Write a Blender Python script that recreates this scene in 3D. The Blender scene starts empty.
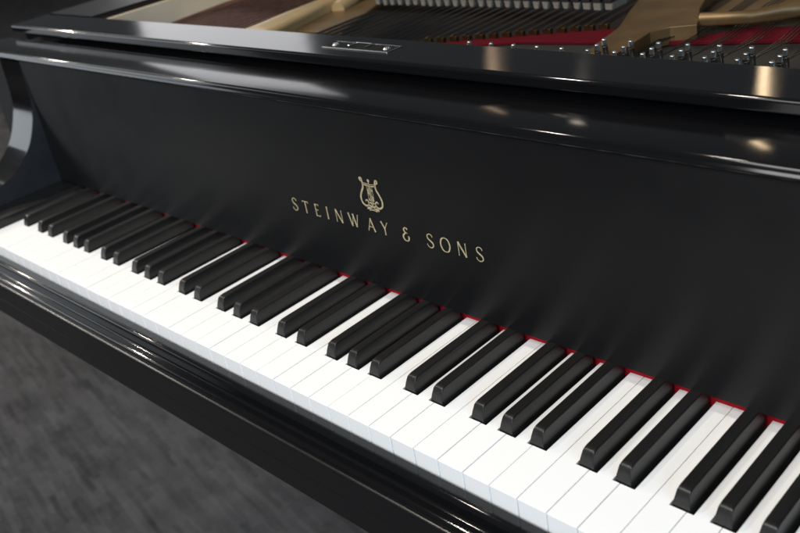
import bpy, bmesh, math, random
from mathutils import Vector, Matrix
random.seed(7)
R = math.radians
scene = bpy.context.scene
COL = scene.collection

# ------------------------------------------------------------------ helpers
def link(name, me, mat=None, parent=None, smooth=None):
    me.name = name
    o = bpy.data.objects.new(name, me)
    COL.objects.link(o)
    if mat: me.materials.append(mat)
    if parent: o.parent = parent
    if smooth is not None:
        for p in me.polygons: p.use_smooth = True
        me.set_sharp_from_angle(angle=R(smooth))
        wn = o.modifiers.new('weighted_normal', 'WEIGHTED_NORMAL')
        wn.mode = 'FACE_AREA'; wn.weight = 100; wn.keep_sharp = True; wn.thresh = 0
    return o

def from_bm(name, bm, mat=None, parent=None, smooth=None):
    bmesh.ops.recalc_face_normals(bm, faces=bm.faces)
    me = bpy.data.meshes.new(name)
    bm.to_mesh(me); bm.free()
    return link(name, me, mat, parent, smooth)

def arc(cy, cz, r, a0, a1, n=8):
    return [(cy + r*math.cos(R(a0+(a1-a0)*i/n)), cz + r*math.sin(R(a0+(a1-a0)*i/n))) for i in range(n+1)]

def add_prism_x(bm, prof, x0, x1):
    """profile in (y, z) swept along x"""
    a = [bm.verts.new((x0, y, z)) for y, z in prof]
    b = [bm.verts.new((x1, y, z)) for y, z in prof]
    n = len(prof)
    for i in range(n):
        bm.faces.new((a[i], a[(i+1) % n], b[(i+1) % n], b[i]))
    bm.faces.new(a); bm.faces.new(b[::-1])

def add_prism_z(bm, outline, z0, z1):
    a = [bm.verts.new((x, y, z0)) for x, y in outline]
    b = [bm.verts.new((x, y, z1)) for x, y in outline]
    n = len(outline)
    for i in range(n):
        bm.faces.new((a[i], a[(i+1) % n], b[(i+1) % n], b[i]))
    bm.faces.new(a[::-1]); bm.faces.new(b)
    return a, b

def add_box(bm, x0, x1, y0, y1, z0, z1, bev=0, seg=2):
    vs = bmesh.ops.create_cube(bm, size=1)['verts']
    for v in vs:
        v.co = Vector((x0+(v.co.x+.5)*(x1-x0), y0+(v.co.y+.5)*(y1-y0), z0+(v.co.z+.5)*(z1-z0)))
    if bev:
        es = {e for v in vs for e in v.link_edges}
        bmesh.ops.bevel(bm, geom=list(es), offset=bev, segments=seg, profile=.5, affect='EDGES')

def add_tube(bm, pts, r, n=8, close=False):
    pts = [Vector(p) for p in pts]
    rr = r if isinstance(r, (list, tuple)) else [r]*len(pts)
    rings = []
    for i, p in enumerate(pts):
        t = (pts[min(i+1, len(pts)-1)] - pts[max(i-1, 0)]).normalized()
        u = t.cross(Vector((0, 0, 1)))
        if u.length < 1e-3: u = t.cross(Vector((1, 0, 0)))
        u.normalize(); w = t.cross(u)
        rings.append([bm.verts.new(p + rr[i]*(math.cos(2*math.pi*k/n)*u + math.sin(2*math.pi*k/n)*w)) for k in range(n)])
    for a, b in zip(rings, rings[1:]):
        for k in range(n):
            bm.faces.new((a[k], a[(k+1) % n], b[(k+1) % n], b[k]))
    bm.faces.new(rings[0][::-1]); bm.faces.new(rings[-1])

def catmull(pts, n=8):
    P = [pts[0]] + list(pts) + [pts[-1]]
    out = []
    for i in range(1, len(P)-2):
        for k in range(n):
            t = k/n
            out.append(tuple(.5*((2*P[i][d]) + (-P[i-1][d]+P[i+1][d])*t + (2*P[i-1][d]-5*P[i][d]+4*P[i+1][d]-P[i+2][d])*t*t
                             + (-P[i-1][d]+3*P[i][d]-3*P[i+1][d]+P[i+2][d])*t**3) for d in range(len(pts[0]))))
    out.append(tuple(pts[-1]))
    return out

# ------------------------------------------------------------------ materials
def nodemat(name):
    m = bpy.data.materials.new(name); m.use_nodes = True
    nt = m.node_tree
    return m, nt, nt.nodes['Principled BSDF']

def N(nt, typ, **kw):
    n = nt.nodes.new(typ)
    for k, v in kw.items():
        if k in n.inputs: n.inputs[k].default_value = v
        else: setattr(n, k, v)
    return n

def plain(name, col, rough=.5, metal=0, noise=0, nscale=60, bump=0, bscale=400, stretch=(1, 1, 1), spec=.5):
    m, nt, b = nodemat(name)
    b.inputs['Base Color'].default_value = (*col, 1)
    b.inputs['Roughness'].default_value = rough
    b.inputs['Metallic'].default_value = metal
    b.inputs['Specular IOR Level'].default_value = spec
    tc = N(nt, 'ShaderNodeTexCoord')
    mp = N(nt, 'ShaderNodeMapping'); mp.inputs['Scale'].default_value = stretch
    nt.links.new(tc.outputs['Object'], mp.inputs['Vector'])
    if noise:
        nz = N(nt, 'ShaderNodeTexNoise', Scale=nscale, Detail=5)
        nt.links.new(mp.outputs[0], nz.inputs['Vector'])
        mr = N(nt, 'ShaderNodeMapRange'); mr.inputs['To Min'].default_value = 1-noise; mr.inputs['To Max'].default_value = 1+noise
        mr.inputs['From Min'].default_value = .25; mr.inputs['From Max'].default_value = .75
        nt.links.new(nz.outputs['Fac'], mr.inputs['Value'])
        mx = N(nt, 'ShaderNodeVectorMath', operation='SCALE'); mx.inputs[0].default_value = col
        nt.links.new(mr.outputs[0], mx.inputs['Scale']); nt.links.new(mx.outputs[0], b.inputs['Base Color'])
        mr2 = N(nt, 'ShaderNodeMapRange'); mr2.inputs['To Min'].default_value = rough*.85; mr2.inputs['To Max'].default_value = min(1, rough*1.15)
        nt.links.new(nz.outputs['Fac'], mr2.inputs['Value']); nt.links.new(mr2.outputs[0], b.inputs['Roughness'])
    if bump:
        n2 = N(nt, 'ShaderNodeTexNoise', Scale=bscale, Detail=3)
        nt.links.new(mp.outputs[0], n2.inputs['Vector'])
        bp = N(nt, 'ShaderNodeBump', Strength=bump, Distance=.0005)
        nt.links.new(n2.outputs['Fac'], bp.inputs['Height']); nt.links.new(bp.outputs[0], b.inputs['Normal'])
    return m

def ebony(name, rough=.3, aniso=.6, axis=(1, 0, 0), spec=.5, bump=.03):
    """satin black lacquer rubbed along one axis: reflections smear across the rubbing"""
    m, nt, b = nodemat(name)
    b.inputs['Base Color'].default_value = (.0045, .0045, .005, 1)
    b.inputs['Anisotropic'].default_value = aniso
    b.inputs['Specular IOR Level'].default_value = spec
    geo = N(nt, 'ShaderNodeNewGeometry')
    cr = N(nt, 'ShaderNodeVectorMath', operation='CROSS_PRODUCT'); cr.inputs[1].default_value = axis
    nt.links.new(geo.outputs['Normal'], cr.inputs[0]); nt.links.new(cr.outputs[0], b.inputs['Tangent'])
    tc = N(nt, 'ShaderNodeTexCoord')
    mp = N(nt, 'ShaderNodeMapping'); mp.inputs['Scale'].default_value = tuple(.001 if a else 1 for a in axis)
    nt.links.new(tc.outputs['Object'], mp.inputs['Vector'])
    nz = N(nt, 'ShaderNodeTexNoise', Scale=900, Detail=2)
    nt.links.new(mp.outputs[0], nz.inputs['Vector'])
    bp = N(nt, 'ShaderNodeBump', Strength=bump, Distance=.0003)
    nt.links.new(nz.outputs['Fac'], bp.inputs['Height'])
    if bump: nt.links.new(bp.outputs[0], b.inputs['Normal'])
    n2 = N(nt, 'ShaderNodeTexNoise', Scale=9, Detail=6, Roughness=.65)
    nt.links.new(tc.outputs['Object'], n2.inputs['Vector'])
    mr = N(nt, 'ShaderNodeMapRange'); mr.inputs['From Min'].default_value = .3; mr.inputs['From Max'].default_value = .7
    mr.inputs['To Min'].default_value = rough*.82; mr.inputs['To Max'].default_value = rough*1.22
    nt.links.new(n2.outputs['Fac'], mr.inputs['Value']); nt.links.new(mr.outputs[0], b.inputs['Roughness'])
    return m

M_EB = ebony('satin_ebony', .30, .55)
M_FB = ebony('satin_ebony_panel', .41, .8, spec=.22)
M_GL = ebony('satin_ebony_rubbed', .09, .95, spec=.5, bump=0)
M_LIP = ebony('satin_ebony_lip', .105, .95, spec=.5, bump=0)
M_ARM = ebony('satin_ebony_arm', .58, 0, spec=.85)
M_SIDE = ebony('satin_ebony_side', .34, .3, axis=(0, 1, 0))
M_WHITE = plain('white_key_plastic', (.87, .865, .85), .28)
M_BLACK = plain('black_key_ebony', (.006, .0057, .0055), .38, noise=.25, nscale=120, bump=.25, bscale=700, stretch=(1, .06, 1), spec=.55)
M_NAME = plain('bright_red_felt', (.34, .008, .018), .95, noise=.2, nscale=300, spec=.1)
M_RED = plain('red_felt', (.075, .002, .006), .95, noise=.25, nscale=300, bump=.5, bscale=1500, spec=.1)
M_RED2 = plain('dark_red_felt', (.085, .004, .008), .95, noise=.25, nscale=200, bump=.5, bscale=1500, spec=.1)
M_GOLD = plain('bronze_paint', (.150, .092, .038), .42, metal=.55, noise=.2, nscale=30, bump=.2, bscale=250)
M_GOLDL = plain('pale_bronze_paint', (.46, .33, .165), .38, metal=.4, noise=.12, nscale=25, bump=.15, bscale=250)
M_CREAM = plain('maple_lining', (.60, .50, .36), .4, noise=.08, nscale=20)
M_DECAL = plain('gold_leaf', (.52, .43, .26), .40, metal=.35, noise=.35, nscale=500)
M_STEEL = plain('polished_steel', (.85, .85, .84), .26, metal=1)
M_WIRE = plain('music_wire', (.16, .16, .16), .3, metal=1)
M_COPPER = plain('copper_winding', (.34, .19, .15), .38, metal=.9, noise=.2, nscale=100)
M_BRASS = plain('brass', (.17, .12, .06), .35, metal=1)
M_PIN = plain('blued_steel', (.34, .33, .33), .18, metal=1)
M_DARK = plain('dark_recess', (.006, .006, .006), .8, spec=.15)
M_CREAMF = plain('damper_felt', (.16, .140, .115), .95, noise=.15, nscale=400, bump=.5, bscale=1500, spec=.1)
M_SB = plain('soundboard_wood', (.018, .010, .007), .5, noise=.25, nscale=40, stretch=(1, .1, 1))
M_PLATESHADE = plain('shaded_plate_paint', (.035, .035, .032), .45, metal=.3, noise=.2, nscale=60)  # plate bronze with the interior's shade mixed into the colour

def carpet():
    m, nt, b = nodemat('charcoal_carpet')
    b.inputs['Roughness'].default_value = .95
    b.inputs['Specular IOR Level'].default_value = .15
    tc = N(nt, 'ShaderNodeTexCoord')
    outs = []
    for rot, bw, rh, sh in ((10, .110, .0105, (0, 0, 0)), (7, .060, .018, (.37, .11, 0))):
        mp = N(nt, 'ShaderNodeMapping'); mp.inputs['Rotation'].default_value = (0, 0, R(rot)); mp.inputs['Location'].default_value = sh
        nt.links.new(tc.outputs['Object'], mp.inputs['Vector'])
        wz = N(nt, 'ShaderNodeTexNoise', Scale=16, Detail=5)
        nt.links.new(mp.outputs[0], wz.inputs['Vector'])
        mxv = N(nt, 'ShaderNodeVectorMath', operation='MULTIPLY_ADD'); mxv.inputs[1].default_value = (.035, .012, 0)
        nt.links.new(wz.outputs['Color'], mxv.inputs[0]); nt.links.new(mp.outputs[0], mxv.inputs[2])
        br = N(nt, 'ShaderNodeTexBrick', Scale=1.0)
        br.inputs['Brick Width'].default_value = bw; br.inputs['Row Height'].default_value = rh
        br.inputs['Mortar Size'].default_value = .0; br.inputs['Bias'].default_value = 0
        br.inputs['Color1'].default_value = (0, 0, 0, 1); br.inputs['Color2'].default_value = (1, 1, 1, 1)
        br.inputs['Mortar'].default_value = (.5, .5, .5, 1)
        nt.links.new(mxv.outputs[0], br.inputs['Vector'])
        outs.append(br.outputs['Color'])
    nz = N(nt, 'ShaderNodeTexNoise', Scale=5, Detail=8, Roughness=.7)
    nt.links.new(tc.outputs['Object'], nz.inputs['Vector'])
    fz = N(nt, 'ShaderNodeTexNoise', Scale=350, Detail=4)
    nt.links.new(tc.outputs['Object'], fz.inputs['Vector'])
    def math2(op, a, c):
        n = N(nt, 'ShaderNodeMath', operation=op)
        for i, s in enumerate((a, c)):
            if isinstance(s, (int, float)): n.inputs[i].default_value = s
            else: nt.links.new(s, n.inputs[i])
        return n.outputs[0]
    t = math2('ADD', math2('MULTIPLY', outs[0], .20), math2('MULTIPLY', outs[1], .17))
    t = math2('ADD', t, math2('MULTIPLY', nz.outputs['Fac'], .85))
    t = math2('ADD', t, math2('MULTIPLY', fz.outputs['Fac'], .3))
    cr = N(nt, 'ShaderNodeValToRGB')
    cr.color_ramp.elements[0].position = .35; cr.color_ramp.elements[0].color = (.012, .012, .0125, 1)
    cr.color_ramp.elements[1].position = 1.15 if False else 1.0; cr.color_ramp.elements[1].color = (.086, .085, .088, 1)
    nt.links.new(t, cr.inputs['Fac']); nt.links.new(cr.outputs[0], b.inputs['Base Color'])
    bp = N(nt, 'ShaderNodeBump', Strength=.6, Distance=.003)
    nt.links.new(fz.outputs['Fac'], bp.inputs['Height']); nt.links.new(bp.outputs[0], b.inputs['Normal'])
    return m
M_CARPET = carpet()

# ------------------------------------------------------------------ setting
FLOOR = -.72
bm = bmesh.new()
vs = [bm.verts.new(c) for c in ((-14, -8, FLOOR), (10, -8, FLOOR), (10, 14, FLOOR), (-14, 14, FLOOR))]
bm.faces.new(vs)
fl = from_bm('floor', bm, M_CARPET)
fl['kind'] = 'structure'; fl['label'] = 'dark charcoal carpet with a faint streaky pattern'

# ------------------------------------------------------------------ the piano
piano = bpy.data.objects.new('grand_piano', None)
COL.objects.link(piano)
piano['label'] = 'satin black grand piano with open fallboard, gold lettering and bare interior behind'
piano['category'] = 'piano'
ORG = Vector((0, .3, FLOOR))
piano.location = ORG

# ---- keys
W = .0235
OFF = {'C': -.0029, 'D': .0020, 'F': -.0040, 'G': -.0005, 'A': .0030}
LET = 'CDEFGAB'
def note(k): return LET[(k-2) % 7]
BH = .0060
YB = .1580
blacks = []
for k in range(1, 52):               # boundary between white k-1 and k
    n = note(k-1)
    if n in OFF: blacks.append((k, (k-26)*W + OFF[n]))
bd = dict(blacks)
def white_key(k):
    g = .00042
    x0 = (k-26)*W + g/2; x1 = (k-25)*W - g/2
    l0 = bd[k] + BH + .0027 if k in bd else x0
    r0 = bd[k+1] - BH - .0018 if k+1 in bd else x1
    NY = .0492
    out = [(x0, 0), (x1, 0)]
    if r0 < x1: out += [(x1, NY), (r0, NY)]
    out += [(r0, YB), (l0, YB)]
    if l0 > x0: out += [(l0, NY), (x0, NY)]
    bm = bmesh.new()
    a, b = add_prism_z(bm, out, -.021, 0)
    bm.edges.ensure_lookup_table()
    ve = [e for e in bm.edges if abs(e.verts[0].co.z-e.verts[1].co.z) > .01 and e.verts[0].co.y < .01]
    bmesh.ops.bevel(bm, geom=ve, offset=.0010, segments=3, profile=.5, affect='EDGES')
    te = [e for e in bm.edges if e.verts[0].co.z > -1e-6 and e.verts[1].co.z > -1e-6 and len(e.link_faces) == 2 and
          any(abs(f.normal.z) < .5 for f in e.link_faces) and (e.verts[0].co.y+e.verts[1].co.y)/2 < .157]
    bm.normal_update()
    bmesh.ops.bevel(bm, geom=te, offset=.0004, segments=2, profile=.5, affect='EDGES')
    dz = random.uniform(-.00032, .00012); tilt = random.uniform(-.0006, .0006)
    c = Vector(((x0+x1)/2, .2, 0))
    for v in bm.verts:
        v.co.z += dz + (v.co.x-c.x)*tilt*8
        v.co.x += (v.co.y-.2)*tilt*.35
    o = from_bm('white_key', bm, M_WHITE, piano, 30)
    return o
for k in range(52): white_key(k)

def black_key(x):
    bm = bmesh.new()
    # rows: (y, z_top); trapezoid section, sloping nose, softly crowned top
    secs = [(.0500, -.004, None)]
    hb, ht = BH, .0042
    H = .0126
    rings = []
    def ring(y, zb, zt, hb_, ht_, r=.0008):
        pts = [(-hb_, zb), (-hb_+(hb_-ht_)*.06, zb+(zt-zb)*.06)]
        pts += [(-ht_-.0004, zt-r*1.3), (-ht_-.0001, zt-r*.55), (-ht_+r*.45, zt-r*.12), (-ht_+r*1.3, zt)]
        pts += [(0, zt+.0001)]
        pts += [(-px, pz) for px, pz in pts[:-1][::-1]]
        return [bm.verts.new((x+px, y, pz)) for px, pz in pts]
    rings.append(ring(.0500, -.006, .0004, hb, hb-.0006, .0002))
    rings.append(ring(.0502, -.006, .0022, hb, hb-.0007, .0004))
    rings.append(ring(.0512, -.006, .0060, hb, ht+.0006, .0005))
    rings.append(ring(.0525, -.006, .0092, hb, ht+.0002, .0006))
    rings.append(ring(.0536, -.006, .0112, hb, ht+.0001))
    rings.append(ring(.0551, -.006, .0120, hb, ht))
    rings.append(ring(.0580, -.006, .0126, hb, ht))
    for y in (.07, .09, .11, .13, .1455, .150, .1525):
        rings.append(ring(y, -.006, H + (y-.05)*.006, hb, ht))
    rings.append(ring(.1540, -.006, H-.0004, hb, ht))
    rings.append(ring(.1545, -.006, H-.003, hb, ht))
    n = len(rings[0])
    for a, b in zip(rings, rings[1:]):
        for i in range(n):
            bm.faces.new((a[i], a[(i+1) % n], b[(i+1) % n], b[i]))
    bm.faces.new(rings[0]); bm.faces.new(rings[-1][::-1])
    dz = random.uniform(-.0002, .0002); s = random.uniform(-.0015, .0015)
    for v in bm.verts:
        v.co.z += dz; v.co.x += (v.co.y-.15)*s
    return from_bm('black_key', bm, M_BLACK, piano, 40)
for k, x in blacks: black_key(x)

def part_prof(name, prof, x0, x1, mat, smooth=30, parent=None):
    bm = bmesh.new(); add_prism_x(bm, prof, x0, x1)
    return from_bm(name, bm, mat, parent or piano, smooth)

# dark frame under the keys and the red felt strip behind them
bm = bmesh.new(); add_box(bm, -.612, .612, .002, .154, -.045, -.024)
from_bm('key_frame', bm, M_SB, piano)
bm = bmesh.new(); add_box(bm, -.613, .613, .1583, .166, -.01, .0095, .0015)
o = from_bm('name_felt', bm, M_NAME, piano, 30); o['label'] = 'thin red felt strip behind the keys'

XI = .665
# ---- key slip (rail in front of the keys)
prof = [(-.0030, -.050), (-.0030, -.0128)] + arc(-.0112, -.0162, .0034, 90, 180, 8)
prof += [(-.0148, -.0235)] + arc(-.0173, -.0235, .0025, 0, -90, 6)[1:] + arc(-.0222, -.0286, .0026, 90, 180, 7) + [(-.0248, -.050)]
part_prof('key_slip', prof, -XI, XI, M_GL, 35)
# ---- key bed with its beaded front edge
prof = [(.16, -.0505), (-.0225, -.0505), (-.0225, -.0316)] + arc(-.0262, -.0330, .0020, 80, 200, 6) + [(-.0283, -.0350), (-.0283, -.0560)]
prof += arc(-.0277, -.0570, .0010, 140, 220, 4) + [(-.0283, -.0580)]
prof += arc(-.0258, -.0800, .0025, 180, 270, 5) + [(.16, -.0825)]
part_prof('key_bed', prof, -.7268, .7268, M_EB, 35)
# ---- key blocks
for s in (-1, 1):
    bm = bmesh.new()
    a, b = sorted((s*.6125, s*(XI-.0005)))
    add_box(bm, a, b, -.002, .152, -.024, .0115, .0020, 3)
    from_bm('key_block', bm, M_EB, piano, 40)
# ---- arms with their swept front
curve = catmull([(.1460, .1830), (.1450, .166), (.1432, .1315), (.1366, .1054), (.1207, .0749), (.0994, .0538), (.0794, .0410), (.0540, .0340), (.02, .0315), (-.008, .0300)], 8)
prof_arm = [(.21, -.0505), (.21, .183)] + curve + arc(-.008, .0150, .0150, 90, 180, 8)[1:] + [(-.0215, -.0505)]
for s in (-1, 1):
    bm = bmesh.new()
    a, b = sorted((s*XI, s*.7270))
    add_prism_x(bm, prof_arm, a, b)
    es = [e for e in bm.edges if abs(e.verts[0].co.x-e.verts[1].co.x) < 1e-6 and (e.verts[0].co.y < .1461 and e.verts[1].co.y < .1461)
          and e.verts[0].co.z > -.05 and e.verts[1].co.z > -.05]
    bmesh.ops.bevel(bm, geom=es, offset=.0022, segments=3, profile=.5, affect='EDGES')
    o = from_bm('arm', bm, M_GL, piano, 40)
    o.data.materials.append(M_ARM)
    for p in o.data.polygons:
        if abs(p.normal.x) > .9: p.material_index = 1

# ---- fallboard (open, standing upright)
prof = [(.1460, .0128), (.1460, .1862)]
prof += arc(.1446, .1877, .0021, -45, -200, 6)                         # small bead below the lip
prof += [(.1434, .1900)] + arc(.1474, .1902, .0040, 180, 97, 6)
prof += [(.1500, .1945), (.160, .1955), (.172, .1958), (.186, .1952), (.198, .1938), (.203, .1915), (.203, .180), (.172, .178), (.172, .0128)]
fall = part_prof('fallboard', prof, -XI+.001, XI-.001, M_FB, 32)
fall.data.materials.append(M_LIP)
for p in fall.data.polygons:                       # the lip is polished brighter than the panel
    if p.center.z > .1845: p.material_index = 1
prof = [(.150, .1836)] + arc(.1446, .1877, .0021, -60, -200, 6) + [(.1434, .1900)] + arc(.1474, .1902, .0040, 180, 97, 6) \
     + [(.1500, .1945), (.160, .1955), (.172, .1958), (.186, .1952), (.198, .1938), (.203, .1915), (.203, .1836)]
for s in (-1, 1):
    a, b = sorted((s*(XI-.0009), s*.80))
    part_prof('arm_cap', prof, a, b, M_LIP, 32)

# ---- lettering: strokes with thick and thin parts, laid as thin leaf on the panel
YF = .1460
def ribbon(bm, pts, widths, y0=YF-.00012, y1=YF+.0002):
    """flat ribbon in the x-z plane with thickness in y"""
    n = len(pts); L = []; Rr = []
    for i, (x, z) in enumerate(pts):
        a = pts[max(i-1, 0)]; b = pts[min(i+1, n-1)]
        dx, dz = b[0]-a[0], b[1]-a[1]; l = math.hypot(dx, dz) or 1
        w = widths[i]/2
        L.append((x - dz/l*w, z + dx/l*w)); Rr.append((x + dz/l*w, z - dx/l*w))
    f = [[bm.verts.new((x, y0, z)) for x, z in S] for S in (L, Rr)]
    k = [[bm.verts.new((x, y1, z)) for x, z in S] for S in (L, Rr)]
    for i in range(n-1):
        bm.faces.new((f[0][i], f[0][i+1], f[1][i+1], f[1][i]))
        bm.faces.new((f[0][i], k[0][i], k[0][i+1], f[0][i+1]))
        bm.faces.new((f[1][i], f[1][i+1], k[1][i+1], k[1][i]))
    bm.faces.new((f[0][0], f[1][0], k[1][0], k[0][0])); bm.faces.new((f[0][-1], k[0][-1], k[1][-1], f[1][-1]))
TH, TN = .112, .055
def curve_w(pts, lo=TN, hi=TH, n=7, vert=True):
    p = catmull(pts, n); w = []
    for i in range(len(p)):
        a = p[max(i-1, 0)]; b = p[min(i+1, len(p)-1)]
        dx, dz = b[0]-a[0], b[1]-a[1]; l = math.hypot(dx, dz) or 1
        s = abs(dz)/l if vert else abs(dx)/l
        w.append(lo + (hi-lo)*s)
    return p, w
def line(a, b, wa, wb=None, n=1):
    return [a, b], [wa, wb if wb is not None else wa]
S_pts = [(.50, .80), (.44, .94), (.26, 1.0), (.09, .92), (.05, .76), (.14, .60), (.36, .46), (.50, .32), (.50, .14), (.34, .01), (.15, .01), (.02, .12), (-.02, .24)]
def S_glyph():
    p = catmull(S_pts, 7); n = len(p); w = [TN + (TH-TN)*math.exp(-((i/(n-1)-.5)/.2)**2) for i in range(n)]
    return [(p, w)]
GL = {
 'S': (.50, S_glyph()),
 'T': (.62, [line((0, .96), (.62, .96), TN), line((.31, .96), (.31, 0), TH*.8, TH*.9), line((.01, .99), (.0, .86), .05), line((.61, .99), (.62, .86), .05)]),
 'E': (.46, [line((.08, 1), (.08, 0), TH*.85), line((.06, .965), (.44, .965), TN), line((.06, .52), (.36, .52), TN), line((.06, .035), (.48, .035), TN),
             line((.43, .99), (.45, .88), .05), line((.47, .01), (.50, .14), .05)]),
 'I': (.10, [line((.05, 1), (.05, 0), TH*.95, TH*.95)]),
 'N': (.70, [line((.05, 1), (.05, 0), TN), line((.05, 1), (.66, 0), TH), line((.66, 1), (.66, 0), TN)]),
 'W': (1.0, [line((0, 1), (.27, 0), TH), line((.27, 0), (.50, .92), TN), line((.46, 1), (.73, 0), TH), line((.73, 0), (.98, 1), TN)]),
 'A': (.70, [line((.0, 0), (.35, 1), TN), line((.33, 1), (.68, 0), TH), line((.12, .34), (.57, .34), TN)]),
 'Y': (.62, [line((.0, 1), (.31, .50), TH), line((.62, 1), (.31, .50), TN), line((.31, .54), (.31, 0), TH*.85)]),
 'O': (.80, [curve_w([(.40, 1.01), (.14, .90), (0, .5), (.14, .10), (.40, -.01), (.66, .10), (.80, .5), (.66, .90), (.40, 1.01)], n=8)]),
 '&': (.58, [curve_w([(.46, .88), (.36, .99), (.20, .96), (.13, .82), (.19, .68), (.36, .61), (.42, .60), (.20, .56), (.04, .42), (.0, .22), (.12, .04), (.32, .0), (.48, .12), (.52, .32), (.44, .36)], hi=.13, n=6)]),
}
CAP, BASE = .0130, .0712
for ch, cx in (('S', -.1178), ('T', -.1007), ('E', -.0838), ('I', -.0688), ('N', -.0523), ('W', -.0316), ('A', -.0085), ('Y', .0092), ('&', .0357),
               ('S', .0641), ('O', .0816), ('N', .1003), ('S', .1190)):
    wd, strokes = GL[ch]
    bm = bmesh.new(); lay = 0
    for pts, ws in strokes:
        # widths widen a little towards the ends of straight strokes (flared lettering)
        if len(pts) == 2:
            (xa, za), (xb, zb) = pts; n = 6
            pts2 = [(xa+(xb-xa)*i/n, za+(zb-za)*i/n) for i in range(n+1)]
            ws2 = [(ws[0]+(ws[1]-ws[0])*i/n)*(1+.35*abs(2*i/n-1)**4) for i in range(n+1)]
        else: pts2, ws2 = pts, ws
        ribbon(bm, [(cx+(x-wd/2)*CAP, BASE+z*CAP) for x, z in pts2], [w*CAP for w in ws2], YF-.00012-lay*.00002)
        lay += 1
    from_bm('letter', bm, M_DECAL, fall)

# ---- lyre emblem
bm = bmesh.new()
LX, LZ = -.0014, .0935
def mm(pts): return [(LX+x*.001, LZ+z*.001) for x, z in pts]
def rib(pts, w0, w1=None, n=6):
    p = catmull(pts, n); m_ = len(p); w1 = w1 or w0
    ribbon(bm, mm(p), [(w0+(w1-w0)*math.sin(math.pi*i/(m_-1)))*.001 for i in range(m_)])
for s in (-1, 1):
    q = lambda L: [(s*x, z) for x, z in L]
    rib(q([(9.2, 27.0), (10.6, 27.6), (11.4, 29.2), (10.4, 30.4), (8.9, 29.8), (8.4, 28.0), (8.0, 25.0), (8.6, 21.0), (11.6, 16.0), (13.6, 11.0), (12.8, 6.0), (9.2, 3.4), (5.6, 4.0), (4.2, 6.4), (5.4, 8.8), (7.4, 9.0), (7.9, 7.4)]), .9, 1.9, 8)
    rib(q([(10.9, 29.3), (10.2, 28.9), (9.8, 29.3)]), .8)
    rib(q([(5.6, 3.6), (3.6, 4.2), (1.8, 3.2), (.6, 1.5)]), 1.0, 1.5)
    rib(q([(0, 1.8), (3, 1.2), (5.6, 1.6), (7.6, .4)]), 1.3, 2.0)
    rib(q([(0, .4), (3, .2), (5.0, -.5)]), 1.2, 1.4)
    rib(q([(3.3, 24.0), (3.3, 17), (3.3, 9)]), .42)
    rib(q([(1.2, 24.0), (1.2, 17), (1.2, 7)]), .42)
    rib(q([(4.4, 6.0), (2.6, 7.2), (.8, 6.0)]), .9)
rib([(-8.2, 24.6), (0, 23.6), (8.2, 24.6)], 1.1)
rib([(-8.2, 26.2), (0, 25.3), (8.2, 26.2)], .6)
rib([(0, 26), (0, 27.4)], 1.0)
c = bmesh.ops.create_uvsphere(bm, u_segments=14, v_segments=8, radius=1)
for v in c['verts']: v.co = Vector((LX+v.co.x*.0015, YF+v.co.y*.0002, LZ+.0288+v.co.z*.0015))
rib([(3.0, 18.6), (1.6, 20.6), (-1.2, 20.4), (-2.7, 18.0), (-1.6, 15.6), (.9, 14.2), (2.7, 12.0), (1.8, 9.4), (-1.0, 9.0), (-3.0, 11.0)], .9, 1.5, 8)
rib([(0, 22.6), (0, 5)], .8)
rib([(0, 6), (0, 1.0)], 1.4, 2.2)
for z in (21.2, 7.8): rib([(-2.0, z), (0, z+.7), (2.0, z)], .8)
o = from_bm('lyre_emblem', bm, M_DECAL, fall); o['label'] = 'gold lyre emblem above the lettering'

# ---- stretcher (board behind the fallboard)
prof = [(.2225, .10), (.2225, .1993), (.2085, .1993)] + arc(.2085, .2018, .0025, -90, -180, 4)[1:] + arc(.2090, .2070, .0030, 180, 90, 7) \
     + arc(.2645, .2083, .0017, 90, 0, 4) + [(.2662, .1985), (.2480, .1985), (.2480, .10)]
part_prof('stretcher', prof, -.80, .80, M_GL, 35)

# ---- hinge plate let into the stretcher top
def quad_slab(bm, pts, z0, z1):
    add_prism_z(bm, pts, z0, z1)
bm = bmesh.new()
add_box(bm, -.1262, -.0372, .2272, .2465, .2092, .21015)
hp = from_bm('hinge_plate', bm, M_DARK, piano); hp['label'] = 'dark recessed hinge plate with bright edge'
bm = bmesh.new()
add_tube(bm, [(-.1268, .2268, .2104), (-.1200, .2268, .2104), (-.0368, .2268, .2104)], .00075)
add_tube(bm, [(-.0368, .2268, .2104), (-.0368, .2400, .2104), (-.0368, .2468, .2104)], .0006)
add_tube(bm, [(-.1268, .2470, .2102), (-.0368, .2470, .2102)], .0003)
from_bm('plate_edge', bm, M_STEEL, hp, 40)
for x in (-.118, -.0465):
    bm = bmesh.new()
    bmesh.ops.create_cone(bm, cap_ends=True, segments=20, radius1=.0040, radius2=.0026, depth=.0016, matrix=Matrix.Translation((x, .2372, .2109)))
    add_box(bm, x-.0030, x+.0030, .2368, .2376, .2116, .2119)
    from_bm('screw', bm, M_STEEL, hp, 40)
bm = bmesh.new()
add_tube(bm, [(-.0960, .2345, .2108), (-.0960, .2440, .2112), (-.0955, .2450, .2112), (-.0745, .2450, .2112), (-.0740, .2440, .2112), (-.0740, .2345, .2108)], .0006)
bmesh.ops.create_uvsphere(bm, u_segments=10, v_segments=6, radius=.0015, matrix=Matrix.Translation((-.0960, .2345, .2112)))
from_bm('latch_loop', bm, M_STEEL, hp, 40)

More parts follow.
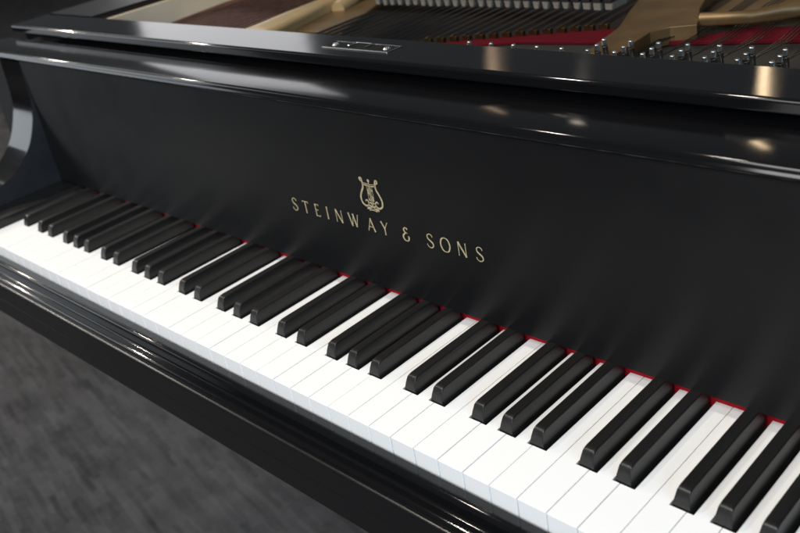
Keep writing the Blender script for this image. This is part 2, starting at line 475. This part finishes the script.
# ---- rim
outer = [(-.80, .2050), (-.80, 1.45)] + catmull([(-.80, 1.45), (-.73, 1.82), (-.48, 2.02), (-.20, 2.04), (.03, 1.86), (.15, 1.55), (.30, 1.24), (.55, 1.02), (.74, .82), (.80, .60)], 6)[1:] + [(.80, .2050)]
def offset(poly, d):
    res = []
    n = len(poly)
    for i, p in enumerate(poly):
        a = Vector(poly[max(i-1, 0)]); b = Vector(poly[min(i+1, n-1)])
        t = (b-a).normalized(); nr = Vector((t.y, -t.x))
        res.append(tuple(Vector(p) + nr*d))
    return res
inner = offset(outer, .130)
def add_ring(bm, o_, i_, z0, z1, chz=.002):
    n = len(o_)
    V = [[bm.verts.new((p[0], p[1], z)) for p in L] for L, z in ((o_, z0), (o_, z1), (i_, z1), (i_, z0))]
    for i in range(n-1):
        for k in range(4):
            A, B = V[k], V[(k+1) % 4]
            bm.faces.new((A[i], B[i], B[i+1], A[i+1]))
    for i in (0, n-1): bm.faces.new([V[k][i] for k in range(4)])
# the front 7 cm of each side is cut back so the stretcher can lie between
outer2 = [(x, max(y, .2680)) for x, y in outer]; inner2 = [(x, max(y, .2680)) for x, y in inner]
bm = bmesh.new(); add_ring(bm, outer2, inner2, -.0505, .2105)
from_bm('rim', bm, M_SIDE, piano, 35)
for s in (-1, 1):
    bm = bmesh.new(); a, b = sorted((s*.7276, s*.7995))
    add_box(bm, a, b, .149, .2675, -.0500, .1830, .002, 2)
    from_bm('cheek', bm, M_ARM, piano, 35)
# pale inner lining of the rim on the bass side
lin0 = offset(outer2, .1305); lin1 = offset(outer2, .1400)
lin0 = [(x, max(y, .2690)) for x, y in lin0]; lin1 = [(x, max(y, .2690)) for x, y in lin1]
bm = bmesh.new(); add_ring(bm, lin0, lin1, .05, .2020)
o = from_bm('inner_rim', bm, M_CREAM, piano, 35)

# ---- raised block on the bass side beyond the stretcher
bm = bmesh.new()
prof = [(-.770, .2110), (-.770, .2600), (-.790, .330), (-1.02, .330), (-.86, .2110)]
A = [bm.verts.new((x, .268, z)) for x, z in prof]; B = [bm.verts.new((x, .470, z)) for x, z in prof]
for i in range(5): bm.faces.new((A[i], A[(i+1) % 5], B[(i+1) % 5], B[i]))
bm.faces.new(A); bm.faces.new(B[::-1])
bmesh.ops.bevel(bm, geom=list(bm.edges), offset=.004, segments=3, affect='EDGES')
#o = from_bm('side_block', bm, M_EB, piano, 35)
bm.free()

# ---- soundboard and cast plate
def shape_in(name, pts, z0, z1, mat, parent=piano, bev=0, smooth=30):
    bm = bmesh.new(); a, b = add_prism_z(bm, pts, z0, z1)
    if bev:
        bm.normal_update()
        es = [e for e in bm.edges if e.verts[0].co.z > z1-1e-5 and e.verts[1].co.z > z1-1e-5]
        bmesh.ops.bevel(bm, geom=es, offset=bev, segments=3, profile=.5, affect='EDGES')
    return from_bm(name, bm, mat, parent, smooth)
inn = offset(outer2, .141)
sb = [(x, max(y, .2700)) for x, y in inn]
shape_in('soundboard', sb[::-1] if False else sb, .080, .095, M_SB)
plate = shape_in('cast_plate', [(-.655, .2700), (-.655, .400), (-.16, .405), (.02, .492), (.13, .500), (.655, .560), (.655, .2700)], .140, .1565, M_PLATESHADE, bev=.002)
plate['label'] = 'cast iron plate behind the stretcher, bronze, with its shade painted in dark'
# flange along the bass rim
shape_in('plate_flange', [(-.652, .401), (-.652, .90), (-.560, .90), (-.610, .60), (-.622, .45), (-.640, .401)], .150, .1700, M_CREAM, plate, .004)
# wide web between tenor and treble
web = catmull([(.0779, .3680), (.0779, .3736), (.0735, .3960), (.0688, .4182), (.0655, .4380), (.0600, .4592), (.0383, .5134), (.0242, .5528), (-.03, .700)], 5)
shape_in('plate_web', web + [(.08, .720), (.0993, .5591), (.1097, .5288), (.1308, .4871), (.1365, .4720), (.1149, .4602), (.1043, .4413), (.1080, .4050), (.1112, .3680)], .158, .1750, M_GOLD, plate, .0012)
# treble bar: a long round-backed bar
bm = bmesh.new()
add_tube(bm, [(.1290, .4930, .1735), (.150, .4985, .1738), (.1750, .5060, .1742), (.195, .5230, .175), (.2090, .5390, .1765), (.26, .60, .180), (.32, .68, .180)],
         [.0068, .0064, .0064, .0080, .0092, .012, .012], 14)
from_bm('plate_bar', bm, M_GOLD, plate, 60)
shape_in('plate_shelf', [(.1330, .508), (.30, .60), (.30, .80), (.10, .80), (.1010, .570)], .158, .1650, M_GOLD, plate, .001)
# bass strut
bm = bmesh.new()
prof = []
for (xa, ya, w) in ((-.4130, .345, .032), (-.4130, .3629, .031), (-.4280, .430, .024), (-.4400, .4900, .016), (-.452, .56, .014), (-.50, .80, .014)):
    prof.append((xa, ya, w))
rings = []
for xa, ya, w in prof:
    rings.append([bm.verts.new((xa+dx*w, ya, .160+dz)) for dx, dz in ((-1, 0), (-1, .012), (-.7, .019), (0, .0215), (.7, .019), (1, .012), (1, 0))])
for a, b in zip(rings, rings[1:]):
    for i in range(6): bm.faces.new((a[i], a[i+1], b[i+1], b[i]))
    bm.faces.new((a[6], a[0], b[0], b[6]))
bm.faces.new(rings[0]); bm.faces.new(rings[-1][::-1])
from_bm('plate_strut', bm, M_GOLDL, plate, 50)
# bronze field right of the strut
shape_in('plate_field', [(-.4050, .405), (-.3100, .4100), (-.3350, .4560), (-.3850, .5560), (-.40, .70), (-.44, .70), (-.4350, .5400), (-.4180, .4600)], .150, .1640, M_GOLD, plate, .002)
bm = bmesh.new()
add_tube(bm, [(-.415, .500, .166), (-.4350, .5550, .172), (-.455, .62, .176)], [.010, .012, .012], 12)
from_bm('plate_boss', bm, M_GOLDL, plate, 60)

# ---- felts in the interior
o = shape_in('string_felt', [(-.18, .39), (-.10, .41), (-.05, .433), (.043, .448), (.062, .452), (.0420, .497), (.0147, .489), (-.0458, .464), (-.14, .415)], .1575, .1600, M_RED, bev=.0008)
o['label'] = 'red felt between tuning pins and tenor strings'
o = shape_in('string_felt', [(.104, .4560), (.104, .4700), (.1340, .4800), (.17, .520), (.2116, .5268), (.34, .553), (.34, .512), (.2287, .4884), (.1400, .4650)], .1575, .1610, M_RED2, bev=.0008)
o['label'] = 'dark red felt behind the treble tuning pins'

# ---- strings
def unison(pts_list, r, mat, n=6):
    bm = bmesh.new()
    for p in pts_list: add_tube(bm, p, r, n)
    return from_bm('unison_strings', bm, mat, piano, 60)
for i in range(27):                                     # tenor
    x = -.338 + i*.0137
    ya = .4910 + (x-.015)*.48
    L = []
    for d in (-.0032, 0, .0032):
        L.append([(x+d+.004, ya, .1660), (x+d-.006, .62, .1675), (x+d-.045, 1.05, .1640)])
    unison(L, .00062, M_WIRE)
    if x > -.17:
        bm = bmesh.new()
        add_box(bm, x-.0040, x+.0068, ya-.0030, ya+.0028, .1570, .1658, .0010)
        add_tube(bm, [(x+.0014, ya-.004, .1652), (x+.0014, ya, .1668), (x+.0014, ya+.004, .1652)], .0012, 8)
        from_bm('agraffe', bm, M_BRASS, piano, 40)
for i in range(17):                                     # overspun bass
    x = -.628 + i*.0125
    unison([[(x, .360, .1750), (x-.014, .46, .1755), (x-.060, .80, .1740)]], .0019, M_COPPER, 8)
# ---- tuning pins, treble strings
rows = (.3225, .3370, .3525, .3690)
c = 0
for i in range(15):
    x = -.0295 + i*.0275
    if i == 14: pass
    tops = []
    for j, y in enumerate(rows):
        if x < .09 and j > 1: continue
        if x > .20: yy = y + .002
        else: yy = y
        xx = x - j*.0018 + (.0 if j % 2 else .0012)
        bm = bmesh.new()
        add_tube(bm, [(xx, yy, .150), (xx, yy-.0015, .170), (xx, yy-.003, .1835)], .0029, 12)
        add_tube(bm, [(xx, yy-.003, .1835), (xx, yy-.0032, .1850), (xx, yy-.0036, .1895), (xx, yy-.0037, .1902)], [.0029, .0024, .0023, .0017], 8)
        for f in bm.faces:
            if f.calc_center_median().z > .1862: f.material_index = 1  # paler steel at the tip stands in for a lamp glint
        for q in range(3):                              # coil of wire
            zc = .166 + q*.0014
            add_tube(bm, [(xx+.0042*math.cos(a), yy-.001+.0042*math.sin(a), zc+a*.0002) for a in [k*math.pi/6 for k in range(12)]], .0006, 5)
        from_bm('tuning_pin', bm, M_PIN, piano, 40).data.materials.append(M_STEEL)
        tops.append((xx, yy))
    L = []
    for j, (xx, yy) in enumerate(tops):
        tx = x + .006 + (j-1.5)*.0034
        L.append([(xx+.004, yy, .1665), (tx, .47, .1655), (tx-.006, .53, .1660), (tx-.02, .75, .167)])
    if x > .09: unison(L, .00055, M_WIRE)

# ---- dampers
M_WOODB = plain('black_damper_wood', (.012, .011, .010), .4)
for i in range(27):
    x = -.341 + i*.0137
    bm = bmesh.new()
    add_box(bm, x-.0052, x+.0052, .506, .540, .1835, .205, .001)
    d = from_bm('damper', bm, M_WOODB, piano, 40)
    bm = bmesh.new()
    wt, wb = .0050, (.0028 if i < 24 else .0044)
    dx = random.uniform(-.0006, .0006)
    zb = .1722 + i*.00012 + random.uniform(-.0006, .0006)
    V = [bm.verts.new((x+dx+s*w, y, z)) for y in (.508, .538) for s, w, z in ((-1, wb, zb), (1, wb, zb), (1, wt, .1833), (-1, wt, .1833))]
    for f in ((0, 1, 2, 3), (7, 6, 5, 4), (0, 4, 5, 1), (1, 5, 6, 2), (2, 6, 7, 3), (3, 7, 4, 0)): bm.faces.new([V[k] for k in f])
    bmesh.ops.bevel(bm, geom=list(bm.edges), offset=.0006, segments=2, affect='EDGES')
    from_bm('damper_felt', bm, M_CREAMF, d, 40)

# the parts were modelled in world space: keep them there under the Empty
for o in COL.objects:
    if o.parent is piano: o.matrix_parent_inverse = Matrix.Translation(-ORG)

# ------------------------------------------------------------------ light
world = bpy.data.worlds.new('World'); scene.world = world; world.use_nodes = True
bg = world.node_tree.nodes['Background']
bg.inputs['Color'].default_value = (.85, .93, 1.0, 1); bg.inputs['Strength'].default_value = .065

def area(name, loc, target, size, power, col, shape='RECTANGLE', size_y=None, spread=180):
    l = bpy.data.lights.new(name, 'AREA'); l.shape = shape; l.size = size
    if size_y: l.size_y = size_y
    l.energy = power; l.color = col; l.spread = R(spread)
    o = bpy.data.objects.new(name, l); COL.objects.link(o)
    o.location = loc
    z = (Vector(loc)-Vector(target)).normalized()
    x = Vector((0, 0, 1)).cross(z)
    x = x.normalized() if x.length > 1e-3 else Vector((1, 0, 0))
    y = z.cross(x)
    o.matrix_world = Matrix(((x.x, y.x, z.x, loc[0]), (x.y, y.y, z.y, loc[1]), (x.z, y.z, z.z, loc[2]), (0, 0, 0, 1)))
    return o
# broad soft light over and in front of the keyboard
area('key_light', (.2, -1.9, 1.9), (0, .05, 0), 2.2, 88, (1, .99, .975), size_y=1.6)
# cool daylight from the right front
area('daylight_right', (3.0, -1.6, 1.1), (0, .1, 0), 1.8, 52, (.42, .70, 1), size_y=1.6)
# bright window far behind the bass side
area('window_light', (-5.12, 3.40, 1.45), (-.15, .24, .21), 1.15, 10, (.98, .98, 1), size_y=2.0)
area('left_fill', (-4.9, -1.95, 1.5), (-.3, .1, .1), 1.6, 28, (.88, .95, 1), size_y=2.6)  # added soft panel that puts a grey sheen on the left arm
area('ledge_fill', (-6.3, 1.9, 2.8), (-6.3, 1.9, 0), 2.2, 13, (1, .98, .95), size_y=2.2)  # added overhead panel, set far left to lift only the ledge there
# two tall warm lamps and a small one at the far side of the room
area('tall_lamp', (-2.31, 6.0, 2.55), (.3, .2, .2), .065, 1.7, (1, .74, .46), size_y=.9)
area('tall_lamp', (-4.88, 6.0, 2.55), (.1, .2, .2), .075, .42, (1, .70, .46), size_y=.9)
area('small_lamp', (-4.02, 6.0, 2.92), (.2, .16, .2), .10, .35, (1, .88, .72), size_y=.20)
# downlights in the ceiling
for x, y, p in ((-1.05, 0, 12), (-3.05, 0, 22), (-4.35, 0, 40), (-.49, 0.0, 6)):
    area('downlight', (x, y, 2.0), (x, y, 0), .10, p, (1, .91, .79), 'DISK')

# ------------------------------------------------------------------ camera
Cc = Vector((.56953015, -.33476742, .41614304))
rows_ = ((0.70984281, 0.68554852, -0.1616985), (0.21808249, -0.4321975, -0.87501163), (-0.66974862, 0.5858571, -0.45629842))
xa, ya, za = Vector(rows_[0]), -Vector(rows_[1]), -Vector(rows_[2])
cam = bpy.data.cameras.new('camera'); camo = bpy.data.objects.new('camera', cam); COL.objects.link(camo)
mw = Matrix(((xa.x, ya.x, za.x, Cc.x), (xa.y, ya.y, za.y, Cc.y), (xa.z, ya.z, za.z, Cc.z), (0, 0, 0, 1)))
camo.matrix_world = mw
cam.sensor_width = 36; cam.lens = 909.8/800*36
cam.clip_start = .01; cam.clip_end = 100
cam.dof.use_dof = True; cam.dof.focus_distance = .72; cam.dof.aperture_fstop = 9
scene.camera = camo

scene.view_settings.view_transform = 'Standard'
scene.view_settings.look = 'None'
scene.view_settings.exposure = 0; scene.view_settings.gamma = 1
